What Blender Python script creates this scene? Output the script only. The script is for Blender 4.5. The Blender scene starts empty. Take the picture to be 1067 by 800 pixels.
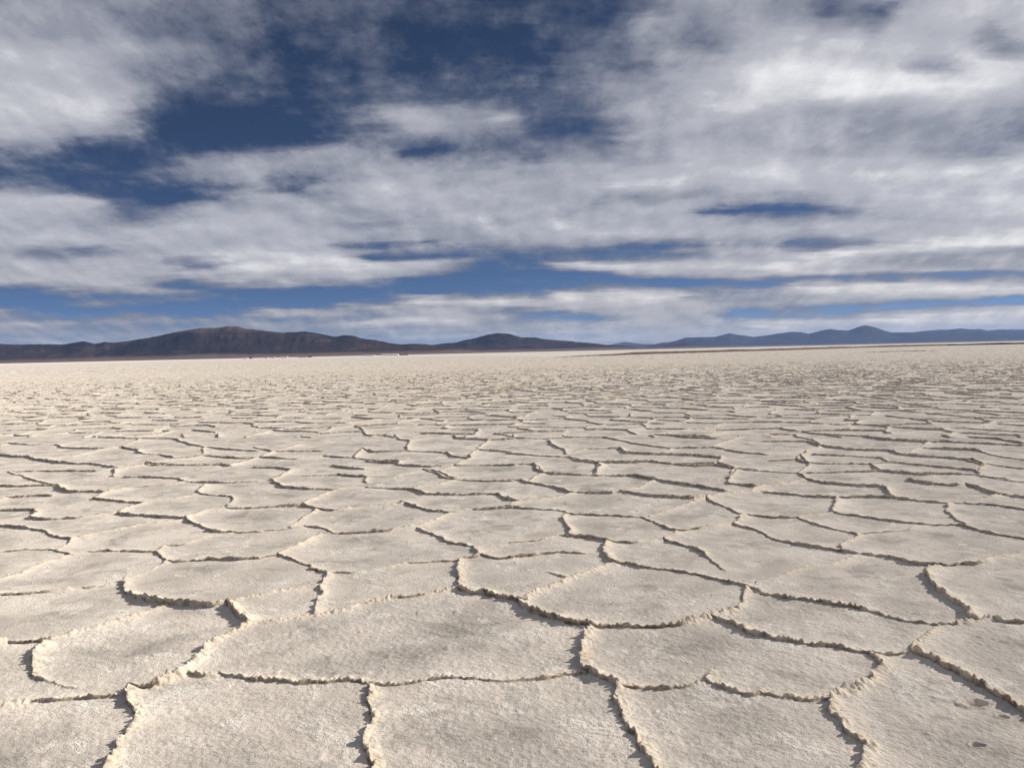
import bpy, math, random
import numpy as np
from mathutils import Vector, Matrix

random.seed(7)
RNG = np.random.default_rng(11)
C = bpy.context.scene.collection
R = math.radians

# ------------------------------------------------------------------ measures
W, H = 1067.0, 800.0          # photograph size, used to turn sightings into places
F = 829.0                     # focal length in photograph pixels
EYE = 1.5                     # eye height above the salt
PITCH, ROLL = R(2.28), R(1.256)
SUN_AZ, SUN_EL = R(72), R(31)         # clockwise from +Y

fw = np.array([0, math.cos(PITCH), -math.sin(PITCH)])
rx = np.array([1.0, 0, 0])
up = np.array([0, math.sin(PITCH), math.cos(PITCH)])
RX = math.cos(ROLL) * rx - math.sin(ROLL) * up
UP = math.sin(ROLL) * rx + math.cos(ROLL) * up


def sight(px, py):
    d = fw + (px - W / 2) / F * RX + (H / 2 - py) / F * UP
    return d


def on_ground(px, py):
    d = sight(px, py)
    t = EYE / -d[2]
    return d[0] * t, d[1] * t


def at_range(px, py, dist):
    """point seen at px,py standing at depth dist along +Y"""
    d = sight(px, py)
    t = dist / d[1]
    return d[0] * t, dist, EYE + d[2] * t


# ------------------------------------------------------------------ helpers
def tag(o, label=None, cat=None, group=None, kind=None):
    if label: o['label'] = label
    if cat: o['category'] = cat
    if group: o['group'] = group
    if kind: o['kind'] = kind
    return o


def link_mesh(name, verts, faces, mat, parent=None, smooth=False):
    me = bpy.data.meshes.new(name)
    me.from_pydata([tuple(map(float, v)) for v in verts], [], faces)
    me.materials.append(mat)
    if smooth:
        me.polygons.foreach_set('use_smooth', [True] * len(me.polygons))
    me.update()
    o = bpy.data.objects.new(name, me)
    C.objects.link(o)
    if parent: o.parent = parent
    return o


def grid_mesh(name, P, mat, smooth=True, wrap=False, attrs=None):
    """P: (rows, cols, 3) -> one sheet of quads"""
    nr, nc = P.shape[:2]
    me = bpy.data.meshes.new(name)
    me.vertices.add(nr * nc)
    me.vertices.foreach_set('co', np.ascontiguousarray(P, dtype=np.float32).ravel())
    idx = np.arange(nr * nc, dtype=np.int32).reshape(nr, nc)
    if wrap:
        idx = np.concatenate([idx, idx[:, :1]], axis=1)
    q = np.stack([idx[:-1, :-1], idx[:-1, 1:], idx[1:, 1:], idx[1:, :-1]], axis=-1).reshape(-1, 4)
    n = len(q)
    me.loops.add(n * 4)
    me.loops.foreach_set('vertex_index', q.ravel())
    me.polygons.add(n)
    me.polygons.foreach_set('loop_start', np.arange(0, n * 4, 4, dtype=np.int32))
    try:
        me.polygons.foreach_set('loop_total', np.full(n, 4, dtype=np.int32))
    except Exception:
        pass
    me.polygons.foreach_set('use_smooth', np.full(n, smooth, dtype=bool))
    for k, a in (attrs or {}).items():
        at = me.attributes.new(k, 'FLOAT', 'POINT')
        at.data.foreach_set('value', np.ascontiguousarray(a, dtype=np.float32).ravel())
    me.materials.append(mat)
    me.update(calc_edges=True)
    me.validate()
    o = bpy.data.objects.new(name, me)
    C.objects.link(o)
    return o


def _hash(ix, iy, seed):
    h = (ix.astype(np.uint32) * np.uint32(374761393) + iy.astype(np.uint32) * np.uint32(668265263)
         + np.uint32((seed * 2246822519) & 0xffffffff))
    h ^= h >> np.uint32(13)
    h *= np.uint32(1274126177)
    h ^= h >> np.uint32(16)
    h *= np.uint32(2246822519)
    h ^= h >> np.uint32(13)
    return (h & np.uint32(0xffffff)).astype(np.float32) / np.float32(0xffffff)


def vnoise(x, y, seed=0):
    """value noise in -1..1"""
    fx, fy = np.floor(x), np.floor(y)
    ix, iy = fx.astype(np.int64), fy.astype(np.int64)
    tx, ty = (x - fx).astype(np.float32), (y - fy).astype(np.float32)
    tx = tx * tx * (3 - 2 * tx); ty = ty * ty * (3 - 2 * ty)
    a = _hash(ix, iy, seed); b = _hash(ix + 1, iy, seed)
    c = _hash(ix, iy + 1, seed); d = _hash(ix + 1, iy + 1, seed)
    ab = a + (b - a) * tx
    return ((ab + (c + (d - c) * tx - ab) * ty) * 2 - 1).astype(np.float32)


def fbm(x, y, seed=0, octaves=4, gain=0.5):
    s = 0; a = 1.0; n = 0
    for i in range(octaves):
        s = s + a * vnoise(x * 2 ** i + 17.3 * i, y * 2 ** i - 9.1 * i, seed + i)
        n += a; a *= gain
    return s / n


def sstep(a, b, x):
    t = np.clip((x - a) / (b - a), 0, 1)
    return t * t * (3 - 2 * t)


# ------------------------------------------------------------------ node helper
class NT:
    def __init__(self, tree):
        self.t = tree; self.n = tree.nodes; self.l = tree.links

    def node(self, kind, **kw):
        n = self.n.new(kind)
        for k, v in kw.items(): setattr(n, k, v)
        return n

    def put(self, sock, v):
        if hasattr(v, 'is_linked') or isinstance(v, bpy.types.NodeSocket):
            self.l.new(v, sock)
        elif v is not None:
            sock.default_value = v

    def math(self, op, a, b=None, c=None, clamp=False):
        n = self.node('ShaderNodeMath', operation=op, use_clamp=clamp)
        self.put(n.inputs[0], a)
        if b is not None: self.put(n.inputs[1], b)
        if c is not None: self.put(n.inputs[2], c)
        return n.outputs[0]

    def vmath(self, op, a, b=None, out=0):
        n = self.node('ShaderNodeVectorMath', operation=op)
        self.put(n.inputs[0], a)
        if b is not None: self.put(n.inputs[1], b)
        return n.outputs[out]

    def combine(self, x, y, z):
        n = self.node('ShaderNodeCombineXYZ')
        self.put(n.inputs[0], x); self.put(n.inputs[1], y); self.put(n.inputs[2], z)
        return n.outputs[0]

    def sep(self, v):
        n = self.node('ShaderNodeSeparateXYZ'); self.put(n.inputs[0], v)
        return n.outputs

    def noise(self, vec, scale, detail=4, rough=0.5, dist=0.0, color=False):
        n = self.node('ShaderNodeTexNoise')
        self.put(n.inputs['Vector'], vec)
        n.inputs['Scale'].default_value = scale
        n.inputs['Detail'].default_value = detail
        n.inputs['Roughness'].default_value = rough
        n.inputs['Distortion'].default_value = dist
        return n.outputs['Color' if color else 'Fac']

    def ramp(self, fac, stops, interp='LINEAR'):
        n = self.node('ShaderNodeValToRGB'); cr = n.color_ramp; cr.interpolation = interp
        while len(cr.elements) < len(stops): cr.elements.new(0.5)
        for e, (p, c) in zip(cr.elements, stops):
            e.position = p
            e.color = (c[0], c[1], c[2], 1) if hasattr(c, '__len__') else (c, c, c, 1)
        self.put(n.inputs[0], fac)
        return n.outputs[0]

    def mix(self, fac, a, b, blend='MIX'):
        n = self.node('ShaderNodeMix', data_type='RGBA', blend_type=blend)
        self.put(n.inputs[0], fac); 
        for i, v in ((6, a), (7, b)):
            if isinstance(v, tuple): n.inputs[i].default_value = (v[0], v[1], v[2], 1)
            else: self.put(n.inputs[i], v)
        return n.outputs[2]

    def maprange(self, v, a, b, c=0.0, d=1.0, smooth=True):
        n = self.node('ShaderNodeMapRange', interpolation_type='SMOOTHSTEP' if smooth else 'LINEAR')
        self.put(n.inputs[0], v)
        for i, q in enumerate((a, b, c, d)): n.inputs[i + 1].default_value = q
        return n.outputs[0]

    def attr(self, name):
        n = self.node('ShaderNodeAttribute', attribute_name=name)
        return n.outputs['Fac']


def material(name):
    m = bpy.data.materials.new(name); m.use_nodes = True
    t = NT(m.node_tree)
    b = m.node_tree.nodes['Principled BSDF']
    return m, t, b


# ------------------------------------------------------------------ materials
def salt_material():
    m, t, b = material('salt')
    pos = t.node('ShaderNodeNewGeometry').outputs['Position']
    ridge, dirt_shade, far = t.attr('ridge'), t.attr('dirt_shade'), t.attr('smooth_salt')
    # greyish damp middle, whiter frosted patches and paler rims of the plates
    rim = t.attr('rim')
    patch = t.maprange(t.noise(pos, 1.9, 5, 0.62, 0.3), 0.36, 0.64)
    patch = t.math('ADD', t.math('MULTIPLY', patch, 0.75), t.math('MULTIPLY', rim, 0.45), clamp=True)
    frost = t.maprange(t.noise(pos, 3.7, 7, 0.68, 0.6), 0.52, 0.66)
    grain = t.noise(pos, 85, 4, 0.7)
    specks = t.maprange(t.noise(pos, 38, 4, 0.7), 0.66, 0.74)
    col = t.mix(patch, SALT_A, SALT_B)
    col = t.mix(t.math('MULTIPLY', frost, 0.75), col, SALT_FROST)
    col = t.mix(t.math('MULTIPLY', specks, 0.35), col, (0.33, 0.27, 0.21))
    warm = t.maprange(t.noise(pos, 7, 4, 0.6), 0.40, 0.66)
    crest = t.mix(warm, (0.84, 0.755, 0.625), (0.80, 0.665, 0.495))
    col = t.mix(t.math('MULTIPLY', ridge, 0.9), col, crest)
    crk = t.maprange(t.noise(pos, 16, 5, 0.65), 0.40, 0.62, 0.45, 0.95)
    col = t.mix(t.math('MULTIPLY', dirt_shade, crk), col, (0.13, 0.09, 0.06))  # brown crack dirt, deepened with the crack's shadow painted into the colour
    col = t.mix(far, col, (0.74, 0.68, 0.61))
    wide = t.noise(pos, 0.55, 4, 0.6)
    gv = t.math('MULTIPLY_ADD', grain, 0.38, t.math('MULTIPLY_ADD', wide, 0.36, 0.64))
    damp = t.maprange(t.noise(pos, 3.1, 5, 0.6, 0.8), 0.50, 0.68)
    gv = t.math('MULTIPLY', gv, t.math('SUBTRACT', 1.0, t.math('MULTIPLY', t.math('MULTIPLY', damp, t.math('SUBTRACT', 1.0, rim)), 0.34)))
    vm = t.node('ShaderNodeVectorMath', operation='SCALE')
    t.put(vm.inputs[0], col); t.put(vm.inputs['Scale'], gv)
    t.l.new(vm.outputs[0], b.inputs['Base Color'])
    b.inputs['Roughness'].default_value = 0.85
    b.inputs['Specular IOR Level'].default_value = 0.15
    if 'Diffuse Roughness' in b.inputs: b.inputs['Diffuse Roughness'].default_value = 0.6
    # crystal crust relief
    h1 = t.noise(pos, 60, 4, 0.7)
    h2 = t.noise(pos, 170, 3, 0.6)
    hh = t.math('MULTIPLY_ADD', h2, 0.45, h1)
    hh = t.math('MULTIPLY', hh, t.math('MULTIPLY_ADD', frost, 0.6, 0.75))
    bp = t.node('ShaderNodeBump'); bp.inputs['Strength'].default_value = 0.8
    bp.inputs['Distance'].default_value = 0.013
    t.put(bp.inputs['Height'], hh)
    t.l.new(bp.outputs[0], b.inputs['Normal'])
    return m


SALT_A = (0.50, 0.457, 0.408)
SALT_B = (0.74, 0.672, 0.60)
SALT_FROST = (0.89, 0.845, 0.77)


def rock_material(name, c1, c2, c3, scale, lit_z=None):
    m, t, b = material(name)
    pos = t.node('ShaderNodeNewGeometry').outputs['Position']
    n1 = t.noise(pos, scale, 7, 0.6, 0.4)
    n2 = t.noise(pos, scale * 4, 6, 0.65)
    col = t.mix(t.maprange(n1, 0.35, 0.65), c1, c2)
    col = t.mix(t.math('MULTIPLY', t.maprange(n2, 0.5, 0.7), 0.5), col, c3)
    zz = t.sep(pos)[2]
    fan = t.maprange(t.math('MULTIPLY_ADD', n1, 110.0, zz), 85.0, 150.0, 1.0, 0.0)
    col = t.mix(t.math('MULTIPLY', fan, 0.85), col, (0.165, 0.118, 0.10))
    if lit_z:
        top = t.maprange(t.math('MULTIPLY_ADD', n1, 480.0, zz), lit_z, lit_z + 180.0)
        col = t.mix(t.math('MULTIPLY', top, 0.7), col, (0.125, 0.090, 0.075))  # sunlit summit patch painted into the rock: lighter brown with height
    t.l.new(col, b.inputs['Base Color'])
    b.inputs['Roughness'].default_value = 1.0
    b.inputs['Specular IOR Level'].default_value = 0.0
    bp = t.node('ShaderNodeBump'); bp.inputs['Strength'].default_value = 0.35
    bp.inputs['Distance'].default_value = 0.05 / scale
    t.put(bp.inputs['Height'], n2); t.l.new(bp.outputs[0], b.inputs['Normal'])
    return m


def plain(name, c, rough=0.8, var=0.15, scale=2.0):
    m, t, b = material(name)
    pos = t.node('ShaderNodeNewGeometry').outputs['Position']
    n = t.noise(pos, scale, 5, 0.6)
    col = t.mix(n, tuple(v * (1 - var) for v in c), tuple(min(1, v * (1 + var)) for v in c))
    t.l.new(col, b.inputs['Base Color'])
    b.inputs['Roughness'].default_value = rough
    return m


# ------------------------------------------------------------------ the ridge network near the camera
S = 270 / 1067.0
ORG = {'B1': (0, 620), 'B2': (265, 620), 'B3': (530, 620), 'B4': (797, 620),
       'M1': (0, 480), 'M2': (265, 480), 'M3': (530, 480), 'M4': (797, 480),
       'T1': (0, 380), 'T2': (265, 380), 'T3': (530, 380), 'T4': (797, 380)}
HGT = {'X': 0.040, 'S': 0.029, 'D': 0.0200, 'B': 0.0165, 'T': 0.012}
NET = '''
M1 B 945,588 1000,572 1067,562
M2 B 0,565 100,545 200,528 258,518
M1 X 520,490 545,545 590,570 650,580 710,590 800,600 900,600 940,590 985,630 1030,668
B1 B 700,40 600,75 500,110 420,130 330,155 250,178 205,190
B1 D 205,188 150,192 60,200 -30,212
B1 D 205,188 195,215 155,250 145,300 150,325 200,345
B1 T 200,345 250,365 290,380
B1 S 1030,118 960,155 870,205 830,250 790,310 720,345 640,380 545,385
B1 D 545,385 480,415 400,425 250,430 150,437 60,455 -60,480
B1 S 545,385 545,440 560,500 545,540 490,595 460,630 440,700 420,780
B1 D 790,325 860,340 910,330 1000,345 1067,355
B2 D 0,350 100,352 200,362 300,360 400,352 490,365
M2 B -17,672 100,655 250,632 370,615 460,590 600,565 700,555 855,530
B2 S 490,365 480,430 490,500 480,560 480,620 495,660 510,720 515,780
B2 D 490,370 580,370 680,360 800,342 900,345 1067,345
B3 D 0,345 130,335 210,325 310,318
M2 D 300,468 295,490 260,525 290,550 275,590 255,625
M3 S 45,570 60,605 130,635 200,650 230,665 320,670 345,675
B3 D 340,125 420,130 520,135 640,135 720,125 800,105 850,95
M3 D 850,640 930,615 975,575 960,540 985,520
B3 D 850,95 920,120 980,155 1067,172
B4 D 0,170 100,190 200,205 300,215 400,232 470,240
B3 S 330,125 300,170 320,235 320,300 370,335 460,370
B3 D 460,370 560,385 640,380 750,370 820,355 900,390 1000,410 1067,405
B3 D 820,355 838,322
B4 D 0,405 100,420 200,435 290,430
B3 S 460,370 450,430 480,490 510,560 550,650 590,720 620,780
B4 S 470,240 490,290 450,360 390,400 320,420 290,430
B4 S 290,430 290,470 330,560 370,600 420,640 410,700 400,780
B4 B 470,240 540,240 600,235 640,228
B4 S 640,230 720,280 800,330 900,380 980,425 1067,470 1200,540
B4 D 640,230 650,200 700,155 730,130 800,125 880,110
M4 D -10,545 100,565 250,585 330,600 430,620 510,650 620,670 730,685
M4 X 660,470 700,510 750,570 810,605 860,655
M4 D 880,660 920,650 980,660 1067,660 1200,665
M4 D 660,470 690,445 730,432
M4 D -5,302 60,330 150,350 250,365 320,375 400,390 500,405 600,425 720,435
M4 D 720,435 800,425 880,425 960,405 1067,385 1180,370
M4 B -10,505 80,480 170,445 260,430 330,410 390,395
M4 D 0,230 60,235 140,235 200,255 260,275 330,290 400,305 325,360
M4 D 0,130 100,140 200,150 310,158 290,190 270,215
M4 D 270,215 400,232 550,250 700,265 800,265 870,285 950,305 1067,325 1180,345
M4 D 310,158 420,152 530,155 600,165 780,180 755,205 790,240 820,262
M4 D 165,75 260,95 380,105 490,112 500,130 530,155
M4 D 0,45 80,48 150,50 165,75
M4 D 150,50 195,20 180,0 160,-20
M4 B 165,75 100,95 40,105 0,110
M4 B 270,215 200,225 140,235
M4 D 600,85 680,100 800,105 830,100 900,125 990,145 1067,155 1160,165
M4 D 190,50 300,50 480,45 560,55 650,62 760,57 850,57 900,60
M4 D 190,15 300,12 440,15 480,42
M4 D 490,0 600,15 750,28 870,38 900,60 960,75 1067,88 1160,95
M4 D 830,180 900,185 1067,205 1160,215
M4 B 990,145 900,170 830,180 780,180
M4 D 800,-5 870,10 920,20 890,40
M4 T 405,300 500,292 600,285 640,270
M3 D 820,150 860,180 930,205 985,225 960,250 930,265 1000,285 1067,305
M3 B 985,225 1067,228
M3 D 460,130 560,145 650,152 760,158 820,150
M3 B 820,150 900,140 1000,130 1055,112
M3 B 820,155 740,180 650,215 590,235
M3 D 0,190 100,200 200,208 280,222 400,228 550,235 600,255 650,275 700,290
M3 B 700,290 800,280 930,265
M3 D 240,222 235,260 260,300 255,315 340,325 430,340
M3 B 430,340 530,340 640,325 700,290
M3 D 640,325 700,345 790,375 830,400
M3 T 830,400 870,425 890,450
M3 D 415,345 410,390 440,420 490,430
M3 D 490,430 560,445 650,450 750,465 850,490 920,505 985,515 1067,545
M3 B 440,435 330,465 240,490 190,520 100,550 50,565
M3 T 165,465 240,485
M3 B 0,400 120,390 220,383
M3 T 220,383 320,388
M3 T 0,340 130,328 200,315 255,315
M3 D 80,95 180,110 280,135 420,137
M3 B 280,138 180,160 60,175
M3 D 0,155 60,175 10,190
M3 D 110,15 130,40 170,55 280,60 400,60 520,62 600,80 700,95 780,105 890,128
M3 B 600,85 540,115 470,130
M3 D 360,60 385,25 370,10 280,0 260,-15
M3 D 600,5 680,18 780,25 850,20 950,40 910,75 910,95 1000,105 1030,110
M3 D 950,40 1067,45
M3 D 850,20 870,0 875,-20
M3 D 80,95 60,85 0,85
M3 B 80,95 120,65 170,55
M2 D 660,275 740,300 800,335 910,355 930,390 1000,405 1067,400
M2 D 930,390 900,400 850,405 850,440 840,490 855,530
M2 S 855,530 900,540 960,545 1020,560 1067,572 1110,568
M2 B 850,412 770,418 640,425 500,450 400,465 300,470
M2 D 95,390 150,410 220,435 260,460 300,468
M2 D 95,390 0,398
M1 D 1067,398 950,408 840,408 740,412 700,408
M2 B 95,388 200,350 260,315 270,300 320,298
M2 D 210,270 280,280 330,300 450,297 560,290 660,278
M2 B 660,278 740,245 800,220
M2 D 610,170 660,190 720,208 810,215 900,205 1067,195
M2 D 210,185 270,200 340,205
M2 B 340,205 450,195 610,180
M2 D 0,195 100,190 210,185
M2 B 270,200 200,235 150,275
M2 B 210,270 150,280 60,285 0,290
M2 D 75,80 130,110 240,118 340,120
M2 B 215,180 270,150 340,120
M2 D 340,120 450,110 560,115 660,118 720,140 850,142 1010,142 1040,160 1067,165
M2 D 460,90 470,70 400,65 345,60
M2 B 470,70 580,65 690,45
M2 D 0,30 100,32 160,40 120,70 75,85
M2 D 325,25 400,35 460,38
M2 D 700,40 760,50 790,70 830,80 930,85 1067,88
M2 B 770,42 830,25 930,20 1067,20
M2 D 460,5 590,15 600,22 700,25 770,25
M2 T 200,65 345,62
M2 B 830,80 760,100 700,105 665,115
M1 D 0,105 130,105 250,102 255,120 300,132 380,130 450,132
M1 D 390,160 480,168 600,178
M1 B 450,132 390,160
M1 D -30,207 140,203 155,215 130,240 200,245
M1 B 200,245 330,238 440,228 490,222
M1 D 490,222 580,230 680,235 770,238 820,265 890,290 960,295 1067,292
M1 B 770,238 850,205 920,195 1067,195
M1 D -30,266 80,280 170,288 230,310 310,322 290,345 250,365
M1 D -30,382 110,370 240,368 290,388
M1 B 310,322 400,300 480,285 580,265 720,250 770,242
M1 D 290,388 370,375 450,368 570,372 660,370 690,400 690,420
M1 B 660,365 690,350 760,345 850,318 960,297
M1 B 690,420 600,460 520,490
M1 B 520,492 430,515 330,525 200,540 90,548 -40,545
M1 B 290,388 180,425 90,465 -40,500
M1 D 845,105 820,140 960,150 970,165 930,185
M1 D 770,88 950,92 1067,88
M1 D 520,70 600,68 730,75 745,82 770,88
M1 D 40,48 150,45 270,45 400,45 475,40 470,65
M1 D -20,180 30,155 150,148 220,148
M1 B 600,178 520,200 490,222
M1 B 600,178 700,165 820,142
M1 B 475,40 600,22 760,20 910,18
M1 B 450,132 560,110 680,105 770,88
M1 B 250,102 150,80 40,48
T1 D 25,325 130,330 230,330 265,343 330,347 440,347 510,342
T1 D 510,342 570,355 590,368 670,370 720,385 830,380
T1 D 720,305 790,330 850,340 880,340 940,350 1000,355 1067,358
T1 D 835,375 900,380 980,387 1067,385
T1 D 385,298 480,302 580,305 720,305
T1 D 0,375 70,382 120,382 150,395 250,405 380,410 475,425
T1 D 600,410 750,415 910,410 940,420
T1 B 25,325 0,335
T1 B 500,342 580,305
T1 B 440,347 300,380 150,395
T1 B 830,380 700,400 600,410
T1 B 850,340 830,380
T1 B 1067,385 990,410 940,420
T2 D 580,290 600,308 645,315 630,358 800,365 820,380 890,388
T2 D 395,280 470,290 580,290
T2 D 820,295 840,305 970,312 1067,308
T2 D 30,385 180,390 290,380 420,385 460,393 590,400 600,415 740,422
T2 D 0,340 45,350 85,360 290,358
T2 D 325,420 415,430
T2 D 345,455 480,465
T2 D 830,415 1067,415
T2 D 700,432 760,440 830,468
T2 D 920,350 1067,360
T2 B 890,388 830,415 740,422
T2 B 920,350 890,388
T2 B 645,315 760,300 820,295
T2 B 970,312 920,350
T2 B 85,360 30,385
T2 B 395,280 330,320 200,330 85,360
T2 B 450,345 420,385
T2 D 450,345 490,362 630,358
T3 D 400,300 520,325 600,337 680,345 840,342 940,360 1067,372
T3 D 175,310 180,330 230,350 240,368
T3 D 0,365 150,378 250,382 380,405 500,405 590,400 680,412 850,410
T3 D 460,345 480,365 620,372 760,375 870,385 870,405
T3 D 20,290 30,305 170,305
T3 D 610,270 650,290 720,300 860,308 960,300
T3 D 870,410 940,430 1067,440
T3 D 110,410 160,445 300,455 520,458 600,470
T3 B 240,368 330,350 460,345
T3 B 170,305 280,300 400,300
T3 B 680,345 620,372
T3 B 380,405 370,430 350,455
T3 B 110,410 0,412
T3 B 940,430 900,470
T3 B 960,300 840,342
T4 D 0,318 180,320 240,340 330,350 510,357 570,375 700,385 860,395 920,412
T4 D 0,288 120,290 140,300 200,310 240,340
T4 D 200,285 280,280 400,298 520,312 680,320 740,318 820,323 1067,335
T4 D 605,272 800,278 850,298 960,308 1067,325
T4 D 200,372 330,378 480,388 510,405 700,420 870,435 900,460 1000,472
T4 D 640,345 870,355 960,380 1067,395
T4 D 140,390 190,410 440,408 480,438 620,455 700,455
T4 B 180,355 140,390 20,398
T4 B 0,370 180,355 240,340
T4 B 680,320 640,345 570,375
T4 B 920,412 1067,430
T4 B 920,412 870,435
T4 B 440,408 510,405
'''


def ridge_segments():
    segs = []
    cut = 452.0
    for line in NET.strip().splitlines():
        q = line.split()
        ox, oy = ORG[q[0]]
        h = HGT[q[1]] * random.uniform(0.85, 1.15)
        pts = []
        for p in q[2:]:
            cx, cy = map(float, p.split(','))
            py = oy + cy * S
            px = ox + cx * S
            if py < cut: continue
            pts.append(on_ground(px, py))
        if len(pts) < 2: continue
        vis = q[1]
        for i in range(len(pts) - 1):
            dm = math.hypot(*pts[i])
            segs.append((pts[i], pts[i + 1], h * (1 + 0.9 * min(1, max(0, (dm - 3.5) / 7))), vis))
    return segs


SUNV = np.array([math.sin(SUN_AZ), math.cos(SUN_AZ)])


def build_ground():
    # --- radii and bearings of the sheet, dense in front of the viewer
    r = [0.06]
    while r[-1] < 72000:
        d = r[-1]
        if d < 2.0: st = 0.03
        elif d < 5: st = 0.0014 * d
        elif d < 10: st = 0.0018 * d
        elif d < 36: st = 0.018 + 0.0005 * (d - 10)
        elif d < 110: st = 0.055 + 0.0008 * (d - 36)
        elif d < 300: st = 0.0042 * d
        else: st = 0.08 * d
        r.append(d + st)
    r = np.array(r)
    a = list(np.arange(0, 0.63, 0.00105))
    st = 0.00105
    while a[-1] < math.pi:
        st = min(st * 1.025, 0.08)
        a.append(a[-1] + st)
    a = np.array(a[:-1])
    phi = np.concatenate([-a[::-1][:-1], a])
    RR, PH = np.meshgrid(r, phi, indexing='ij')
    X = (RR * np.sin(PH)).astype(np.float64)
    Y = (RR * np.cos(PH)).astype(np.float64)
    RR = RR.astype(np.float32)
    spac = np.repeat(np.gradient(r)[:, None], len(phi), axis=1).astype(np.float32)
    near = RR < 320
    nrow = int(np.searchsorted(r, 320))
    x, y = X[:nrow], Y[:nrow]
    sp = spac[:nrow]
    rr = RR[:nrow]

    # --- query points wobbled so that cracks break up
    def keep(freq):       # how much of a wavelength the sheet can carry here
        return 1 - sstep(0.25, 0.6, sp * freq)
    wx = 0.028 * vnoise(x * 3.1, y * 3.1, 1) + 0.011 * vnoise(x * 11, y * 11, 2) + 0.006 * vnoise(x * 33, y * 33, 3)
    wy = 0.028 * vnoise(x * 3.1, y * 3.1, 5) + 0.011 * vnoise(x * 11, y * 11, 6) + 0.006 * vnoise(x * 33, y * 33, 7)
    qx, qy = (x + wx).astype(np.float32), (y + wy).astype(np.float32)
    hmod = 0.88 + 0.42 * vnoise(x * 1.9, y * 1.9, 21) + 0.20 * vnoise(x * 8, y * 8, 22) + 0.10 * vnoise(x * 21, y * 21, 24)
    hmod = np.clip(hmod, 0.5, 1.45)
    wmod = 0.013 * (1 + 0.5 * vnoise(x * 14, y * 14, 23))
    wmod = np.maximum(wmod, 0.45 * sp)
    w_dirt_shade = np.clip(wmod, 0, 0.018) + 0.12 * np.minimum(sp, 0.08) * sstep(8, 30, rr)

    lip = (0.017 * (0.75 + 0.55 * vnoise(x * 19, y * 19, 25) + 0.35 * vnoise(x * 55, y * 55, 26) * keep(55)) + 0.75 * np.minimum(sp, 0.06)).astype(np.float32)
    sxn = np.zeros_like(qx); syn = np.zeros_like(qx)
    num = np.zeros_like(qx); den = np.full_like(qx, 1e-9)
    emin = np.full_like(qx, 9.0); dirt_shade = np.zeros_like(qx)

    def profile(e, raised, h, w):
        """height at distance e (>=0) from a ridge, on the raised or the low plate"""
        zr = 0.55 * np.exp(-e / 0.024) + 0.45 * np.exp(-e / 0.12)
        zl = 0.78 * (1 - sstep(0, 1, e / w)) + 0.22 * np.exp(-e / 0.05)
        return h * np.where(raised, zr, zl)

    def over(e, raised, h, w, lp):
        """how far the lip of the pushed-up plate leans over its lower neighbour"""
        g = np.where(raised, np.exp(-e / np.maximum(0.02, 1.2 * w)), np.clip(1 - e / (1.6 * w), 0, 1))
        return lp * g * np.clip(h / 0.022, 0, 1.3)

    def add(sl, e, raised, h, gx, gy):
        w = 1.0 / (e * e + 2e-5) ** 2
        w = np.where(e < 0.45, w, 0)
        z = profile(e, raised, h * hmod[sl], wmod[sl])
        num[sl] += w * z; den[sl] += w
        sh = w * over(e, raised, h * hmod[sl], wmod[sl], lip[sl])
        sxn[sl] += sh * gx; syn[sl] += sh * gy
        emin[sl] = np.minimum(emin[sl], e)
        dd = np.where(raised, np.exp(-(e / 0.012) ** 2) * 0.1, np.exp(-((e - 0.75 * w_dirt_shade[sl]) / (0.8 * w_dirt_shade[sl])) ** 2))  # dark band at the ridge foot: dirt plus painted shadow under the lip
        dirt_shade[sl] = np.maximum(dirt_shade[sl], dd * min(1.0, h / 0.022))

    # --- traced ridges
    for (p, q, h, vis) in ridge_segments():
        p = np.array(p); q = np.array(q)
        d = q - p; L = np.hypot(*d)
        if L < 1e-4: continue
        n = np.array([-d[1], d[0]]) / L
        s = 1.0 if n @ SUNV > 0 else -1.0          # plate towards the sun is mostly the one pushed up
        pad = 0.42
        rs = [np.hypot(*p), np.hypot(*q)]
        ps = [math.atan2(p[0], p[1]), math.atan2(q[0], q[1])]
        i0 = np.searchsorted(r, max(0.05, min(rs) - pad - 0.1)); i1 = min(nrow, np.searchsorted(r, max(rs) + pad))
        dp = pad / max(0.5, min(rs))
        j0 = np.searchsorted(phi, min(ps) - dp); j1 = np.searchsorted(phi, max(ps) + dp)
        sl = (slice(i0, i1), slice(j0, j1))
        ax = qx[sl] - p[0]; ay = qy[sl] - p[1]
        tt = np.clip((ax * d[0] + ay * d[1]) / (L * L), 0, 1)
        ex = ax - tt * d[0]; ey = ay - tt * d[1]
        e = np.sqrt(ex * ex + ey * ey).astype(np.float32)
        side = (ax * n[0] + ay * n[1]) * s > 0
        add(sl, e, side, h, -n[0] * s, -n[1] * s)

    # --- plates beyond and beside the traced ones
    inv = np.zeros(x.shape, bool)
    # traced region: a fan in front of the viewer, as seen through the frame
    dxx = X[:nrow]; dyy = Y[:nrow]
    dirz = -EYE
    # sight coordinates of every ground point
    vx = dxx * RX[0] + dyy * RX[1] + dirz * RX[2]
    vy = dxx * UP[0] + dyy * UP[1] + dirz * UP[2]
    vz = dxx * fw[0] + dyy * fw[1] + dirz * fw[2]
    vz = np.where(vz > 0.2, vz, 0.2)
    ppx = W / 2 + F * vx / vz; ppy = H / 2 - F * vy / vz
    traced = (ppy > 456) & (ppy < 812) & (ppx > -12) & (ppx < 1085) & (vz > 0.3)
    free = ~traced
    fi = np.nonzero(free.ravel())[0]
    fx = (x.ravel()[fi]); fy = (y.ravel()[fi])
    fx = fx + 0.16 * vnoise(fx * 0.8, fy * 0.8, 31) + 0.06 * vnoise(fx * 3, fy * 3, 32)
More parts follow.
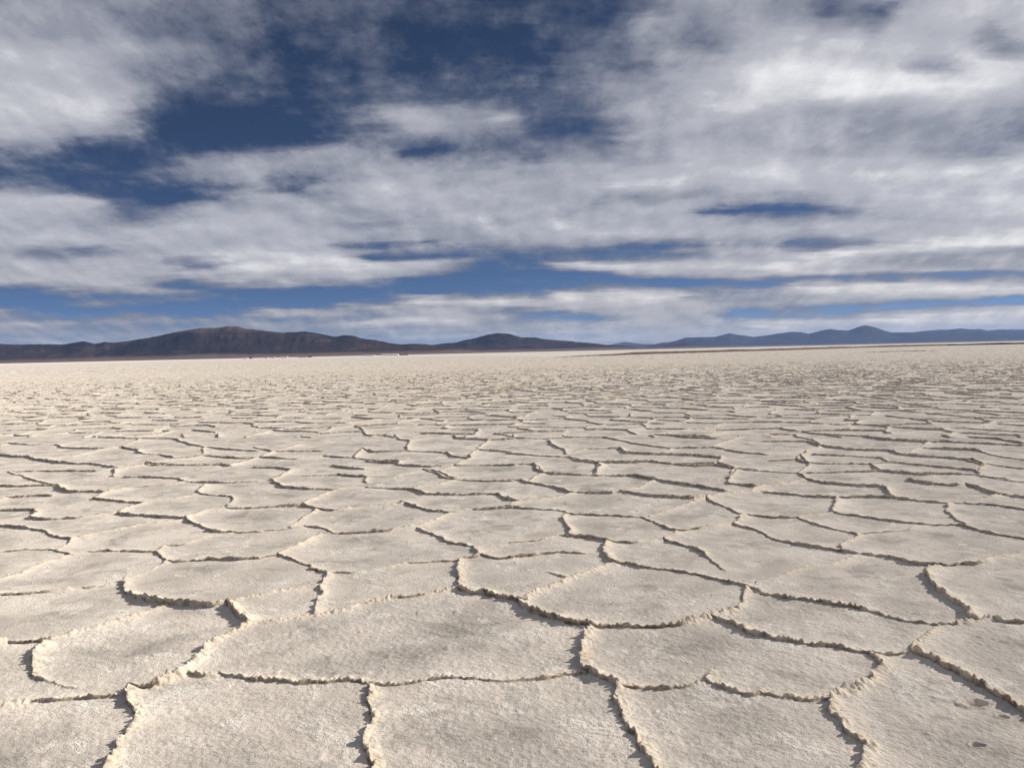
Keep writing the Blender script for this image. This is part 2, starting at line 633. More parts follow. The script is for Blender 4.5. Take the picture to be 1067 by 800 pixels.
    fy = fy + 0.16 * vnoise(fx * 0.8, fy * 0.8, 33) + 0.06 * vnoise(fx * 3, fy * 3, 34)
    fx = fx + wx.ravel()[fi]; fy = fy + wy.ravel()[fi]
    CS = 0.98
    CH = 600000
    vnum = np.zeros(len(fi), np.float32); vden = np.full(len(fi), 1e-9, np.float32)
    vsx = np.zeros(len(fi), np.float32); vsy = np.zeros(len(fi), np.float32); lp = lip.ravel()[fi]
    vem = np.full(len(fi), 9.0, np.float32); v_dirt_shade = np.zeros(len(fi), np.float32)
    hm = 0.45 + 0.55 * hmod.ravel()[fi]; wm = wmod.ravel()[fi]; wd = w_dirt_shade.ravel()[fi]; far = (1.3 + 0.9 * sstep(8, 45, rr.ravel()[fi])).astype(np.float32)
    offs = [(i, j) for i in range(-2, 3) for j in range(-2, 3) if abs(i) + abs(j) < 4]
    for c0 in range(0, len(fi), CH):
        c = slice(c0, min(len(fi), c0 + CH))
        gx, gy = fx[c] / CS, fy[c] / CS
        bx, by = np.floor(gx).astype(np.int64), np.floor(gy).astype(np.int64)
        best = np.full(gx.shape, 99.0, np.float32)
        bsx = np.zeros_like(best); bsy = np.zeros_like(best); bid = np.zeros(gx.shape, np.int64)
        seeds = []
        for (i, j) in offs:
            cx, cy = bx + i, by + j
            ox = cx + 0.5 + 0.80 * (_hash(cx, cy, 41) - 0.5) + 0.25 * (cy & 1)
            oy = cy + 0.5 + 0.80 * (_hash(cx, cy, 42) - 0.5)
            rxx = (ox - gx).astype(np.float32); ryy = (oy - gy).astype(np.float32)
            f = rxx * rxx + ryy * ryy
            cid = (cx + 50000) * 100003 + (cy + 50000)
            seeds.append((rxx, ryy, f, cid))
            m = f < best
            best = np.where(m, f, best); bsx = np.where(m, rxx, bsx); bsy = np.where(m, ryy, bsy); bid = np.where(m, cid, bid)
        cx_ = np.zeros_like(best); cy_ = np.zeros_like(best)
        cn = np.zeros_like(best); cd = np.full_like(best, 1e-9); ce = np.full_like(best, 9.0); cdt = np.zeros_like(best)
        for (rxx, ryy, f, cid) in seeds:
            ddx, ddy = rxx - bsx, ryy - bsy
            L = np.sqrt(ddx * ddx + ddy * ddy) + 1e-6
            e = (f - best) / (2 * L) * CS
            e = np.where(cid == bid, 9.0, np.maximum(e, 0)).astype(np.float32)
            lo = np.minimum(cid, bid); hi = np.maximum(cid, bid)
            hsh = _hash(lo & 0xfffffff, hi & 0xfffffff, 77)
            hsh2 = _hash(lo & 0xfffffff, hi & 0xfffffff, 78)
            # direction to the neighbour against the sun: is my plate the pushed-up one?
            sunny = (-(ddx * SUNV[0] + ddy * SUNV[1]) / L) > 0
            raised = np.where(hsh2 < 0.90, sunny, ~sunny)
            h = 0.019 + 0.013 * hsh
            h = (np.where(hsh < 0.12, 0.006, h) * far[c]).astype(np.float32)
            w = np.where(e < 0.45, 1.0 / (e * e + 2e-5) ** 2, 0)
            cn += w * profile(e, raised, h * hm[c], wm[c]); cd += w
            sh = w * over(e, raised, h * hm[c], wm[c], lp[c]) * np.where(raised, 1, -1) / L
            cx_ += sh * ddx; cy_ += sh * ddy
            ce = np.minimum(ce, e)
            dd = np.where(raised, np.exp(-(e / 0.012) ** 2) * 0.1, np.exp(-((e - 0.75 * wd[c]) / (0.8 * wd[c])) ** 2))  # same band of dirt and painted shadow for the outer plates
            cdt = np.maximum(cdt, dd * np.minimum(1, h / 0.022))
        vnum[c], vden[c], vem[c], v_dirt_shade[c] = cn, cd, ce, cdt
        vsx[c], vsy[c] = cx_, cy_
    num.ravel()[fi] += vnum; den.ravel()[fi] += vden
    sxn.ravel()[fi] += vsx; syn.ravel()[fi] += vsy
    emin.ravel()[fi] = np.minimum(emin.ravel()[fi], vem)
    dirt_shade.ravel()[fi] = np.maximum(dirt_shade.ravel()[fi], v_dirt_shade)

    z = num / den
    e = emin
    # crumbly crests and scattered crumbs at their feet
    band = np.exp(-(e / 0.042) ** 1.5)
    rough = (0.006 * vnoise(x * 24, y * 24, 51) * keep(24) + 0.017 * (np.abs(vnoise(x * 46, y * 46, 52)) - 0.2) * keep(46)
             + 0.007 * vnoise(x * 105, y * 105, 53) * keep(105))
    z = z + band * rough * np.clip((num / den) / 0.014, 0.3, 1.4)
    # the plates themselves: slow swell, lumps, crust
    calm = 1 - 0.6 * band
    z = z + 0.010 * fbm(x * 0.9, y * 0.9, 61, 3) + calm * (
        0.0035 * vnoise(x * 5, y * 5, 64) * keep(5)
        + 0.0028 * vnoise(x * 17, y * 17, 65) * keep(17) * (0.5 + 0.5 * vnoise(x * 1.7, y * 1.7, 66))
        + 0.0022 * vnoise(x * 48, y * 48, 67) * keep(48) + (0.0016 + 0.0012 * vnoise(x * 2.1, y * 2.1, 69)) * vnoise(x * 95, y * 95, 68) * keep(95))
    # small lumps of crust lying about
    lump = np.clip(vnoise(x * 14, y * 14, 71) - 0.72, 0, 1) * np.clip(vnoise(x * 1.3, y * 1.3, 72) + 0.2, 0, 1)
    z = z + 0.03 * lump * keep(14)
    # heel marks pressed in the crust
    for (px, py, aw, bw, dep) in ((1015, 732, 0.055, 0.035, 0.020), (1045, 746, 0.022, 0.018, 0.012), (1019, 776, 0.026, 0.018, 0.014),
                                  (1067, 744, 0.02, 0.02, 0.008)):
        gx, gy = on_ground(px, py)
        near_m = (np.abs(x - gx) < 0.4) & (np.abs(y - gy) < 0.4)
        rho = np.where(near_m, np.sqrt(((x - gx) / aw) ** 2 + ((y - gy) / bw) ** 2), 9.0)
        rho = rho + np.where(near_m, 0.28 * vnoise(x * 40, y * 40, 81) + 0.16 * vnoise(x * 90, y * 90, 82), 0)
        z = z - dep * (1 - sstep(0.55, 1.05, rho)) + 0.35 * dep * np.exp(-((rho - 1.25) / 0.25) ** 2)
    fade = 1 - sstep(150, 310, rr)
    z = z * (0.25 + 0.75 * fade)
    # the farthest rough crust, coarser than single plates
    lot = 0.6 * vnoise(x * 0.55, y * 0.8, 83) + 0.6 * vnoise(x * 1.3, y * 1.7, 84)
    farx = sstep(75, 140, rr) * (1 - sstep(270, 318, rr))
    z = z + farx * 0.14 * lot
    dirt_shade = np.maximum(dirt_shade * fade, farx * 0.7 * sstep(0.05, 0.55, -lot))  # low spots of the far crust coloured darker as well
    crest = np.exp(-(e / 0.034) ** 1.3) * np.clip((num / den) / 0.012, 0.15, 1)
    rimv = np.exp(-e / 0.16)

    Z = np.zeros_like(X); Z[:nrow] = z
    fsh = 1 - sstep(60, 140, rr)
    XX, YY = X.copy(), Y.copy()
    XX[:nrow] += sxn / den * fsh; YY[:nrow] += syn / den * fsh
    ridge = np.zeros(X.shape, np.float32); ridge[:nrow] = crest * fade
    ridge[nrow:] = 0.1
    rim = np.full(X.shape, 0.4, np.float32); rim[:nrow] = rimv
    dirt_shade_f = np.zeros(X.shape, np.float32); dirt_shade_f[:nrow] = dirt_shade * (1 - 0.65 * sstep(14, 45, rr))
    # beyond the old bank the crust is smooth and whiter
    bank = [on_ground(px, py) for px, py in BANK_LINE]
    bx = np.array([-0.8, -0.2, -0.06] + [p[0] / p[1] for p in bank] + [1.2])
    bd = np.array([560., 700, 420] + [p[1] for p in bank] + [430.])
    lim = np.interp(X / np.maximum(Y, 1.0), bx, bd)
    smooth = sstep(-0.03, 0.12, Y / lim - 1) * (Y > 0)
    P = np.stack([XX, YY, Z], axis=-1)
    P[0, :, 0] = 0; P[0, :, 1] = 0          # the sheet closes under the viewer
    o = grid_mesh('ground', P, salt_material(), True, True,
                  {'ridge': ridge, 'rim': rim, 'dirt_shade': dirt_shade_f, 'smooth_salt': smooth})
    tag(o, 'pale salt flat broken into ridged polygons reaching the mountains', 'salt flat', kind='structure')


BANK_LINE = [(575, 372.6), (602, 371.6), (650, 370.1), (700, 368.4), (760, 366.6), (830, 364.5), (900, 362.2), (985, 360.1), (1067, 358.4), (1200, 355.8)]


def build_bank(name, line, h, w, mat, label, taper):
    pts = [np.array(on_ground(px, py)) for px, py in line]
    # resample finely
    out = []
    for p, q in zip(pts[:-1], pts[1:]):
        n = max(2, int(np.hypot(*(q - p)) / 1.2))
        for k in range(n): out.append(p + (q - p) * k / n)
    out.append(pts[-1]); out = np.array(out)
    n = len(out); tg = np.gradient(out, axis=0); tg /= np.linalg.norm(tg, axis=1)[:, None] + 1e-9
    nm = np.stack([-tg[:, 1], tg[:, 0]], 1)
    prof = [(-1.0, -0.25), (-0.72, 0.45), (-0.45, 0.85), (-0.15, 1.0), (0.2, 0.95), (0.55, 0.6), (1.0, -0.25)]
    s = np.arange(n)
    hv = h * (0.92 + 0.35 * fbm(s * 0.09, s * 0 + 3.3, 91, 4)) * np.clip(np.minimum(s, n - 1 - s) / (taper * n), 0.12, 1)
    P = np.zeros((len(prof), n, 3))
    for i, (a, b) in enumerate(prof):
        jit = 0.12 * vnoise(s * 0.6, s * 0 + i * 7.7, 92 + i)
        P[i, :, :2] = out + nm * (a * w * (1 + jit))[:, None]
        P[i, :, 2] = hv * (b + 0.1 * jit * (b > 0)) + 0.0
    o = grid_mesh(name, P, mat, False)
    return tag(o, label, 'bank', kind='structure')


# ------------------------------------------------------------------ mountains
RANGES = {
    'near_hills': (15000, [(-160, 356), (-110, 352), (-60, 356), (0, 358), (17.7, 359.2), (30, 358.5), (45.5, 358.7), (68, 358.7), (76, 357.2), (87, 355.4), (98.7, 358), (109, 356.2), (119, 357),
             (136.6, 354.7), (157, 351.6), (177, 347.3), (192, 344.5), (207.5, 341.8), (228, 341.3), (238, 339.7), (248, 340), (255.6, 342.3), (270, 343.8), (280, 345), (293, 346.6),
             (305.5, 346), (319.4, 345.3), (331, 347.3), (350, 350.9), (358.6, 349), (368.7, 349.9), (376, 352.4), (391.5, 354.4), (406.7, 357.5), (419.4, 359), (427, 358.2), (442, 358.4), (452, 359.8), (480, 363.5), (510, 367.0)],
             'dark brown mountain range with a broad rounded summit at the left'),
    'middle_hills': (21000, [(405, 369.4), (425, 364), (442, 360.0), (452, 359.2), (462.4, 358), (475, 356.7), (485, 354.2), (498, 351.6), (508, 348.6), (519.3, 347), (530, 347.6), (542.7, 351.4), (557.8, 351.4), (568, 353.4),
              (593, 355.4), (616, 357.5), (631, 359.2), (656.5, 360.5), (674, 361.7), (694, 363), (715, 363.6)],
              'dark single mountain with long right slope in the middle of the horizon'),
    'low_hills': (28000, [(668, 363.9), (679, 361.4), (697, 359.2), (714.7, 357.5), (722, 359.2), (730, 361.2), (748, 362.2)],
           'small dark foothill in front of the blue range'),
    'blue_hills': (45000, [(660, 363.8), (674, 361), (687, 357.2), (699.5, 356.2), (714.7, 351.6), (730, 351.4), (745, 350.9), (760, 347), (770, 349), (785.6, 350.9), (797, 349.6), (812, 347.3), (825, 345.8),
             (835, 346), (842.5, 347.8), (855, 344.5), (865, 342.8), (875.4, 344), (884, 344.3), (890.5, 342.0), (896, 339.9), (901, 339), (906, 339.6), (912, 341.2), (919, 343.6), (928, 346.3), (941, 346.3), (959, 346.2), (974, 347),
             (999, 346.8), (1025, 346.3), (1050, 347.3), (1067, 347.8), (1110, 347), (1160, 350), (1230, 349)],
             'blue mountain range with a domed summit at the right'),
    'far_hills': (56000, [(930, 350), (950, 346.5), (971.6, 344), (989, 343.3), (1002, 342.3), (1014.6, 343.3), (1022, 342.8), (1028.5, 344.5), (1040, 343.3), (1067, 343.3), (1110, 342), (1170, 344), (1240, 345)],
            'pale blue mountains behind the range at the right edge'),
    'faint_hills': (60000, [(615, 364), (628, 361), (639, 358.5), (651.5, 356.2), (666.6, 358), (679, 358.5), (700, 359), (730, 360)],
              'faint pale hills in the gap between the dark and blue ranges'),
}


def build_range(name, dist, sky, mat, label, seed):
    px = np.array([p[0] for p in sky]); py = np.array([p[1] for p in sky])
    n = max(160, int((px[-1] - px[0]) * 1.6))
    sx = np.linspace(px[0], px[-1], n)
    sy = np.interp(sx, px, py)
    k = np.array([0, 0.15, 0.7, 0.15, 0])
    sy = sy + 0.35 * fbm(sx * 0.22, sx * 0 + seed, seed, 4)
    sy = np.convolve(np.pad(sy, 2, mode='edge'), k, mode='valid')
    crest = np.array([at_range(a, b, dist) for a, b in zip(sx, sy)])
    hz = np.maximum(crest[:, 2] - 0.3, 2.0)
    hz *= np.clip(np.minimum(np.arange(n), n - 1 - np.arange(n)) / 6.0, 0.02, 1)
    ts = np.concatenate([np.linspace(-1.6, 0, 56), np.linspace(0, 1.2, 14)[1:]])
    depth = dist * 0.13
    P = np.zeros((len(ts), n, 3))
    scl = dist / 22000.0
    for i, t in enumerate(ts):
        yy = dist + t * depth
        X = crest[:, 0] * (1 + 0.0 * t) * (yy / dist)
        # spurs and gullies running down from the crest
        u = X / (1500.0 * scl)
        f = fbm(u * 1.0 + 0.35 * t, np.full(n, t * 0.9), seed, 5, 0.55)
        g = 1 - np.abs(fbm(u * 2.2 + 0.5 * t, np.full(n, t * 1.3), seed + 9, 5, 0.55)) * 1.6
        a = abs(t)
        base = np.maximum(0, 1 - a / 1.0) ** 1.35 * 0.92 + 0.08 * np.maximum(0, 1 - a / 1.6)
        amp = np.clip(a * 3.2, 0, 1)
        z = hz * base * (1 + amp * (0.42 * f + 0.10 * (g - 0.75)))
        z = np.minimum(z, hz * (1 - 0.35 * a))
        P[i] = np.stack([X, np.full(n, yy), np.maximum(z, 0.0) + 0.2 - 0.5 * (a > 1.15)], axis=-1)
    o = grid_mesh(name, P, mat, True)
    return tag(o, label, 'mountains', kind='structure')


# ------------------------------------------------------------------ far buildings
def box(v, f, x0, x1, y0, y1, z0, z1):
    b = len(v)
    v += [(x0, y0, z0), (x1, y0, z0), (x1, y1, z0), (x0, y1, z0), (x0, y0, z1), (x1, y0, z1), (x1, y1, z1), (x0, y1, z1)]
    f += [(b, b + 3, b + 2, b + 1), (b + 4, b + 5, b + 6, b + 7), (b, b + 1, b + 5, b + 4), (b + 1, b + 2, b + 6, b + 5), (b + 2, b + 3, b + 7, b + 6), (b + 3, b, b + 4, b + 7)]


def gable(v, f, x0, x1, y0, y1, z0, z1, ov=0.4):
    b = len(v); ym = (y0 + y1) / 2
    x0 -= ov; x1 += ov; y0 -= ov; y1 += ov
    v += [(x0, y0, z0), (x1, y0, z0), (x1, y1, z0), (x0, y1, z0), (x0, ym, z1), (x1, ym, z1)]
    f += [(b, b + 1, b + 5, b + 4), (b + 2, b + 3, b + 4, b + 5), (b, b + 4, b + 3), (b + 1, b + 2, b + 5), (b, b + 3, b + 2, b + 1)]


def far_building(name, px0, px1, dist, h, wallm, roofm, label, cat, group=None, windows=3, roof_h=0.8):
    hy = 378.7 - 0.02193 * (px0 + px1) / 2
    xa, ya, _ = at_range(px0, hy, dist); xb, yb, _ = at_range(px1, hy, dist)
    cx, wd = (xa + xb) / 2, xb - xa
    e = bpy.data.objects.new(name, None); C.objects.link(e); e.location = (cx, dist, 0.0)
    tag(e, label, cat, group)
    v, f = [], []; box(v, f, -wd / 2, wd / 2, 0, 8, 0, h)
    link_mesh('wall', v, f, wallm, e)
    v, f = [], []; gable(v, f, -wd / 2, wd / 2, 0, 8, h + 0.003, h + roof_h)
    link_mesh('roof', v, f, roofm, e)
    v, f = [], []; box(v, f, -0.6, 0.6, -0.06, -0.004, 0.0, min(2.1, h * 0.8))
    link_mesh('door', v, f, DARKM, e)
    for k in range(windows):
        xx = -wd / 2 + wd * (k + 0.5) / windows
        if abs(xx) < 1.4: xx += 2.2
        v, f = [], []; box(v, f, xx - 0.6, xx + 0.6, -0.05, -0.004, h * 0.4, h * 0.75)
        link_mesh('window', v, f, DARKM, e)
    return e


# ------------------------------------------------------------------ sky
CX = [0, 67, 133, 200, 267, 333, 400, 467, 533, 600, 667, 733, 800, 867, 933, 1000, 1067]
SKY = {
    0:   [6, 5, 6, 4, 4, 3, 1.5, 2, 1.8, 3, 2, 5.5, 5.5, 3, 6, 7.5, 7.5],
    20:  [6, 6, 5, 3, 3, 2, 1, 1.5, 2.5, 2, 5.5, 4.5, 6.5, 6, 7.5, 8, 7.5],
    40:  [6, 5.5, 5, 3.2, 1.5, 1, 1, 1, 1.2, 3, 4, 4.5, 7.5, 8, 8, 7, 7],
    60:  [7, 7, 6, 5, 2.3, 1, .5, 1, 1.2, 4, 5.5, 7, 8, 7.5, 7.5, 8, 8.5],
    80:  [7, 7.3, 5, 4, 2.8, 2, 2, 1, 1.5, 3.5, 6.5, 7.5, 8.5, 7.5, 7.5, 8.5, 8.5],
    100: [7, 8, 5, 1.8, 2, 2.5, 3.5, 1.5, 2.5, 4, 6.5, 7.5, 7.3, 8, 7.5, 8, 7],
    120: [6, 7, 4, 0, .3, 3, 6, 5.5, 4.5, 4.5, 5.5, 7.5, 7, 6.5, 6.5, 6.5, 7],
    140: [6.5, 5, 2.7, 0, .3, 5, 5, 5, 3.2, 2, 5, 7, 6.3, 6, 6, 6, 6.5],
    160: [4, 2, 2.5, 3, 5.5, 6, 5.5, 5, 3, 4, 5.5, 7, 7.2, 6.5, 7, 6, 7.5],
    180: [2, 1.6, 1.8, 5.5, 7, 6, 6.5, 6, 6.5, 7, 7.5, 7.5, 8.3, 7.7, 8, 8.3, 8.2],
    200: [6, 3, .2, 2.5, 6.7, 5, 7, 6.5, 6.5, 7, 7.5, 7.5, 7.5, 7.5, 7.5, 7.5, 7.5],
    220: [7, 7, 3, 6, 7, 6.5, 6.5, 6.5, 6.7, 6.5, 6.5, 7, 2.6, 5.5, 7, 7.5, 8],
    240: [6.7, 7, 6, 7, 7.3, 6.5, 6.5, 6.5, 6.5, 7.5, 7.5, 7, 7.3, 7.5, 7, 7.5, 8],
    255: [7, 7, 7, 7, 7, 7, 5.5, 6, 6.3, 6, 5.5, 5.5, 5.5, 1.8, 7.5, 7.5, 8],
    265: [6, 4.5, 6, 7, 7, 7, 6, 4, 3.5, 2, 2.7, 6.5, 6.5, 7.5, 8, 6.5, 7],
    275: [7, 7, 7, 5.5, 7.7, 7.5, 7.5, 7, 2.0, 7, 7.5, 8, 8, 7, 6.5, 6.5, 6.5],
    285: [7, 7, 7, 7, 7.5, 7, 7, 6, 0, 2, 6.5, 7.5, 8, 8, 8, 8, 7],
    295: [7, 7, 7, 4, 7.5, 7, 6.5, 0, 0, 0, 4, 3, 3, 2, 2, 2.5, 2.5],
    305: [2.6, 3, 5.5, 5.5, 1.5, 1.5, 0, 0, 0, 3, 5, 5, 7, 7.5, 7.5, 7.5, 8],
    315: [1, 0, 1, 1, 0, 0, 1, 6, 7, 7.5, 7.5, 6.5, 6.7, 7, 6.5, 5, 3],
    325: [4, 1, 0, .3, 3, 5, 6, 7, 5.5, 6.5, 7, 7, 4, 2, 3, 5, 7.5],
    335: [5, 2, 3, 5, 5, 5, 5, 7, 5, 6, 7, 6, 5, 6, 7, 7.5, 7.5],
    345: [5, 5, 4.5, 4.5, 5, 5, 5, 5.5, 6.3, 6.5, 6.5, 7, 6.7, 7, 7, 7, 7],
    375: [5, 5, 5, 5, 5, 5, 5, 5.5, 6, 6, 6, 6, 6, 6, 6, 6, 6],
}


# single banks, streaks and gaps of the cloud sheet: two ends, half width, cloud value
BANDS = [
    (738, 222, 853, 218, 3, 2.0), (748, 221, 795, 219, 4, 1.0), (835, 256, 895, 256, 4, 1.4), (660, 258, 720, 257, 4, 2.4), (600, 268, 680, 262, 4, 1.8),
    (533, 270, 630, 268, 4, 1.2), (520, 285, 600, 287, 12, 0), (600, 293, 785, 297, 4, 1.0), (815, 293, 925, 291, 4, 1.2), (925, 290, 1067, 286, 3, 1.4),
    (840, 325, 930, 322, 5, 1.6), (930, 320, 1067, 312, 4, 1.6), (760, 328, 850, 327, 4, 3.2), (560, 331, 610, 332, 3, 2.8), (533, 322, 560, 325, 4, 2.8),
    (880, 272, 1067, 262, 6, 5.7), (620, 213, 740, 200, 8, 6.0), (830, 142, 1067, 122, 14, 5.9), (690, 132, 850, 140, 10, 6.2), (760, 310, 830, 312, 5, 5.8),
    (840, 157, 1067, 143, 4, 5.4), (960, 163, 1067, 150, 3, 5.2),
    (800, 280, 880, 268, 5, 8.3), (880, 266, 1067, 249, 5, 8.3), (600, 276, 700, 274, 5, 7.8), (590, 307, 700, 308, 5, 8.0), (830, 300, 1067, 299, 6, 8.2),
    (800, 338, 950, 331, 5, 7.9), (950, 330, 1067, 325, 6, 8.0), (650, 196, 700, 194, 6, 8.2), (890, 85, 1000, 80, 18, 8.9), (760, 100, 820, 70, 16, 8.5),
    (880, 8, 905, 12, 12, 3), (1040, 40, 1055, 50, 8, 5), (955, 62, 985, 68, 8, 5.8),
    (240, 276, 440, 275, 9, 7.7), (310, 268, 400, 272, 4, 8.2), (265, 291, 380, 293, 4, 6.4), (400, 268, 475, 266, 3, 1.5), (365, 254, 430, 254, 3, 3.6), (390, 235, 420, 235, 3, 4.8),
    (0, 304, 30, 302, 3, 1.5), (265, 306, 440, 300, 6, 0), (440, 300, 520, 290, 8, 0), (430, 312, 540, 314, 5, 7.9), (370, 318, 430, 321, 4, 6.6), (290, 323, 350, 326, 4, 6.2),
    (410, 335, 480, 334, 3.5, 7.7), (0, 317, 200, 321, 7, 0.2), (130, 334, 175, 332, 2.5, 6), (0, 340, 75, 338, 2.5, 6.2), (0, 325, 10, 325, 3, 5), (105, 315, 123, 314, 2, 5),
    (185, 296, 245, 304, 4, 0.8), (200, 277, 225, 277, 4, 3.6), (45, 263, 90, 263, 4, 3.4), (290, 190, 320, 192, 6, 2.8),
    (170, 125, 280, 130, 14, 0.4), (60, 150, 120, 155, 7, 0.8), (95, 195, 170, 205, 9, 0.6), (20, 105, 85, 110, 26, 7.9), (0, 143, 60, 145, 6, 7.2),
    (0, 208, 75, 212, 8, 7.6), (400, 120, 450, 125, 10, 7.2), (470, 123, 520, 130, 7, 6.6), (420, 153, 450, 152, 6, 2.4), (600, 140, 640, 145, 7, 1.3),
    (560, 20, 640, 60, 16, 3.4), (660, 20, 710, 15, 10, 6.2), (700, 40, 740, 40, 8, 4), (533, 40, 545, 60, 12, 0.8), (350, 60, 520, 60, 24, 0.8), (620, 12, 650, 8, 8, 1.2),
]


def sky_lookup(u, v):
    """cloud value at a direction (tan bearing u, tan height v)"""
    ys = np.array(sorted(SKY)); G = np.array([SKY[k] for k in sorted(SKY)])
    d = np.array([u, 1.0, v])
    zz = d @ fw
    px = W / 2 + F * (d @ RX) / zz; py = H / 2 - F * (d @ UP) / zz
    px = min(max(px, 0), W)
    below = py
    py = min(max(py, 0), 375)
    i = min(max(np.searchsorted(ys, py) - 1, 0), len(ys) - 2); t = (py - ys[i]) / (ys[i + 1] - ys[i])
    row = G[i] * (1 - t) + G[i + 1] * t
    val = np.interp(px, CX, row)
    for (xa, ya, xb, yb, rad, q) in BANDS:
        tt = min(max(((px - xa) * (xb - xa) + (py - ya) * (yb - ya)) / ((xb - xa) ** 2 + (yb - ya) ** 2), 0), 1)
        dx = (px - xa - tt * (xb - xa)) / max(rad * 2.2, 14); dy = (py - ya - tt * (yb - ya)) / rad
        w = 1 / (1 + (dx * dx + dy * dy) ** 2)
        val = val * (1 - w) + q * w
    if below < 0: val = val + (4.5 - val) * min(1, -below / 250)
    return val


def build_world():
    w = bpy.data.worlds.new('World'); bpy.context.scene.world = w
    w.use_nodes = True
    t = NT(w.node_tree); t.n.clear()
    out = t.node('ShaderNodeOutputWorld')
    sky = t.node('ShaderNodeTexSky'); sky.sky_type = 'NISHITA'; sky.sun_disc = False
    sky.sun_elevation = SUN_EL; sky.sun_rotation = SUN_AZ
    sky.altitude = 3400; sky.air_density = 0.40; sky.dust_density = 0.4; sky.ozone_density = 3.6
    d = t.node('ShaderNodeTexCoord').outputs['Generated']
    x, y, z = t.sep(d)
    ya = t.math('MAXIMUM', t.math('ABSOLUTE', y), 0.16)
    u = t.math('DIVIDE', x, ya); v = t.math('DIVIDE', z, ya)
    # the cloud sheet seen in perspective
    zz = t.math('ADD', t.math('MAXIMUM', z, 0.0), 0.11)
    pv = t.combine(t.math('DIVIDE', x, zz), t.math('DIVIDE', y, zz), 0.0)
    pv2 = t.vmath('ADD', t.vmath('MULTIPLY', pv, (0.42, 1.0, 1.0)), (3.7, 1.3, 0.4))
    n1 = t.noise(pv2, 3.0, 8, 0.58, 0.0)
    # billows seen side-on, the same size in every direction
    vs = t.math('MULTIPLY_ADD', t.math('MAXIMUM', v, 0.0), 0.55, 0.20)        # farther clouds look smaller
    av = t.combine(t.math('DIVIDE', t.math('MULTIPLY', u, 0.8), vs), t.math('DIVIDE', t.math('MULTIPLY', v, 2.0), vs), 0.37)
    NS = 4.2
    n2 = t.noise(av, NS, 10, 0.62, 0.0)
    n2s = t.noise(t.vmath('ADD', av, (0.035, 0.05, 0.0)), NS, 4, 0.58, 0.0)
    n3 = t.noise(av, 15.0, 7, 0.62, 0.0)
    soft = t.maprange(t.noise(pv2, 1.1, 3, 0.5), 0.35, 0.65, 0.45, 1.0)
    # wander the big pattern so its edges are not smooth
    wob = t.noise(pv2, 3.0, 7, 0.62, 0.0, True)
    wx, wy, _ = t.sep(t.vmath('SUBTRACT', wob, (0.5, 0.5, 0.5)))
    vv = t.math('MAXIMUM', v, 0.0)
    uu = t.math('MULTIPLY_ADD', wx, 0.16, u)
    vw = t.math('MULTIPLY_ADD', wy, t.math('MULTIPLY_ADD', vv, 0.17, 0.002), v)
    ul = t.math('MULTIPLY_ADD', uu, 1 / 0.7, 1.0, clamp=True)
    ur = t.math('MULTIPLY', uu, 1 / 0.7, clamp=True)
    right = t.math('GREATER_THAN', uu, 0.0)
    T = t.math('POWER', t.math('DIVIDE', t.math('MAXIMUM', vw, 0.0), 0.62, clamp=True), 0.6)
    ys = sorted(SKY)
    yrow = list(range(352, 190, -5)) + list(range(182, -1, -13)) + [-40, -90]
    vrow = [0.0] + [(367.0 - yy) / F for yy in yrow] + [0.62]
    trow = [(q / 0.62) ** 0.6 for q in vrow]
    cols = np.linspace(0, 1, 32)
    GL = np.array([[sky_lookup((c - 1) * 0.7, vr) for c in cols] for vr in vrow]) / 9.0
    GR = np.array([[sky_lookup(c * 0.7, vr) for c in cols] for vr in vrow]) / 9.0
    while len(vrow) % 3: 
        vrow.append(vrow[-1] + 0.1); trow.append(trow[-1] + 0.1); GL = np.vstack([GL, GL[-1]]); GR = np.vstack([GR, GR[-1]])
    total = None
    for k in range(0, len(vrow), 3):
        ra = t.ramp(ul, [(float(c), tuple(float(GL[k + j][i]) for j in range(3))) for i, c in enumerate(cols)], 'LINEAR')
        rb = t.ramp(ur, [(float(c), tuple(float(GR[k + j][i]) for j in range(3))) for i, c in enumerate(cols)], 'LINEAR')
        ru = t.mix(right, ra, rb)
        lo = trow[k - 1] if k > 0 else None
        stops = []
        if lo is not None: stops.append((lo, (0, 0, 0)))
        for j in range(3):
            c = [0, 0, 0]; c[j] = 1
            if trow[k + j] <= 1: stops.append((trow[k + j], tuple(c)))
        if k + 3 < len(trow) and trow[k + 3] <= 1: stops.append((trow[k + 3], (0, 0, 0)))
        rv = t.ramp(T, stops, 'LINEAR')
        dp = t.vmath('DOT_PRODUCT', ru, rv, out=1)
        total = dp if total is None else t.math('ADD', total, dp)
    L = t.math('MULTIPLY', total, 9.0)
    thin = t.maprange(L, 5.0, 7.8, 1.0, 0.20)       # broken edges, calm thick sheets
    det = t.math('MULTIPLY', t.math('SUBTRACT', n1, 0.5), 6.5)
    det2 = t.math('MULTIPLY', t.math('MULTIPLY', t.math('SUBTRACT', n2, 0.5), 12.0), t.math('MULTIPLY', soft, thin))
    det3 = t.math('MULTIPLY', t.math('MULTIPLY', t.math('SUBTRACT', n3, 0.5), 4.5), thin)
    det2 = t.math('ADD', det2, det3)
    Ln = t.math('ADD', L, t.math('ADD', det, det2))
    A = t.maprange(Ln, 0.7, 5.7)
    A = t.math('MULTIPLY', A, 0.985)
    lit = t.math('MULTIPLY', t.math('SUBTRACT', n2, n2s), t.math('MULTIPLY_ADD', thin, 0.9, 0.40))
    Bv = t.math('ADD', t.maprange(t.math('MULTIPLY_ADD', t.math('ADD', det, det2), 0.27, L), 3.5, 9.1, 0.0, 1.0, False), lit, clamp=True)
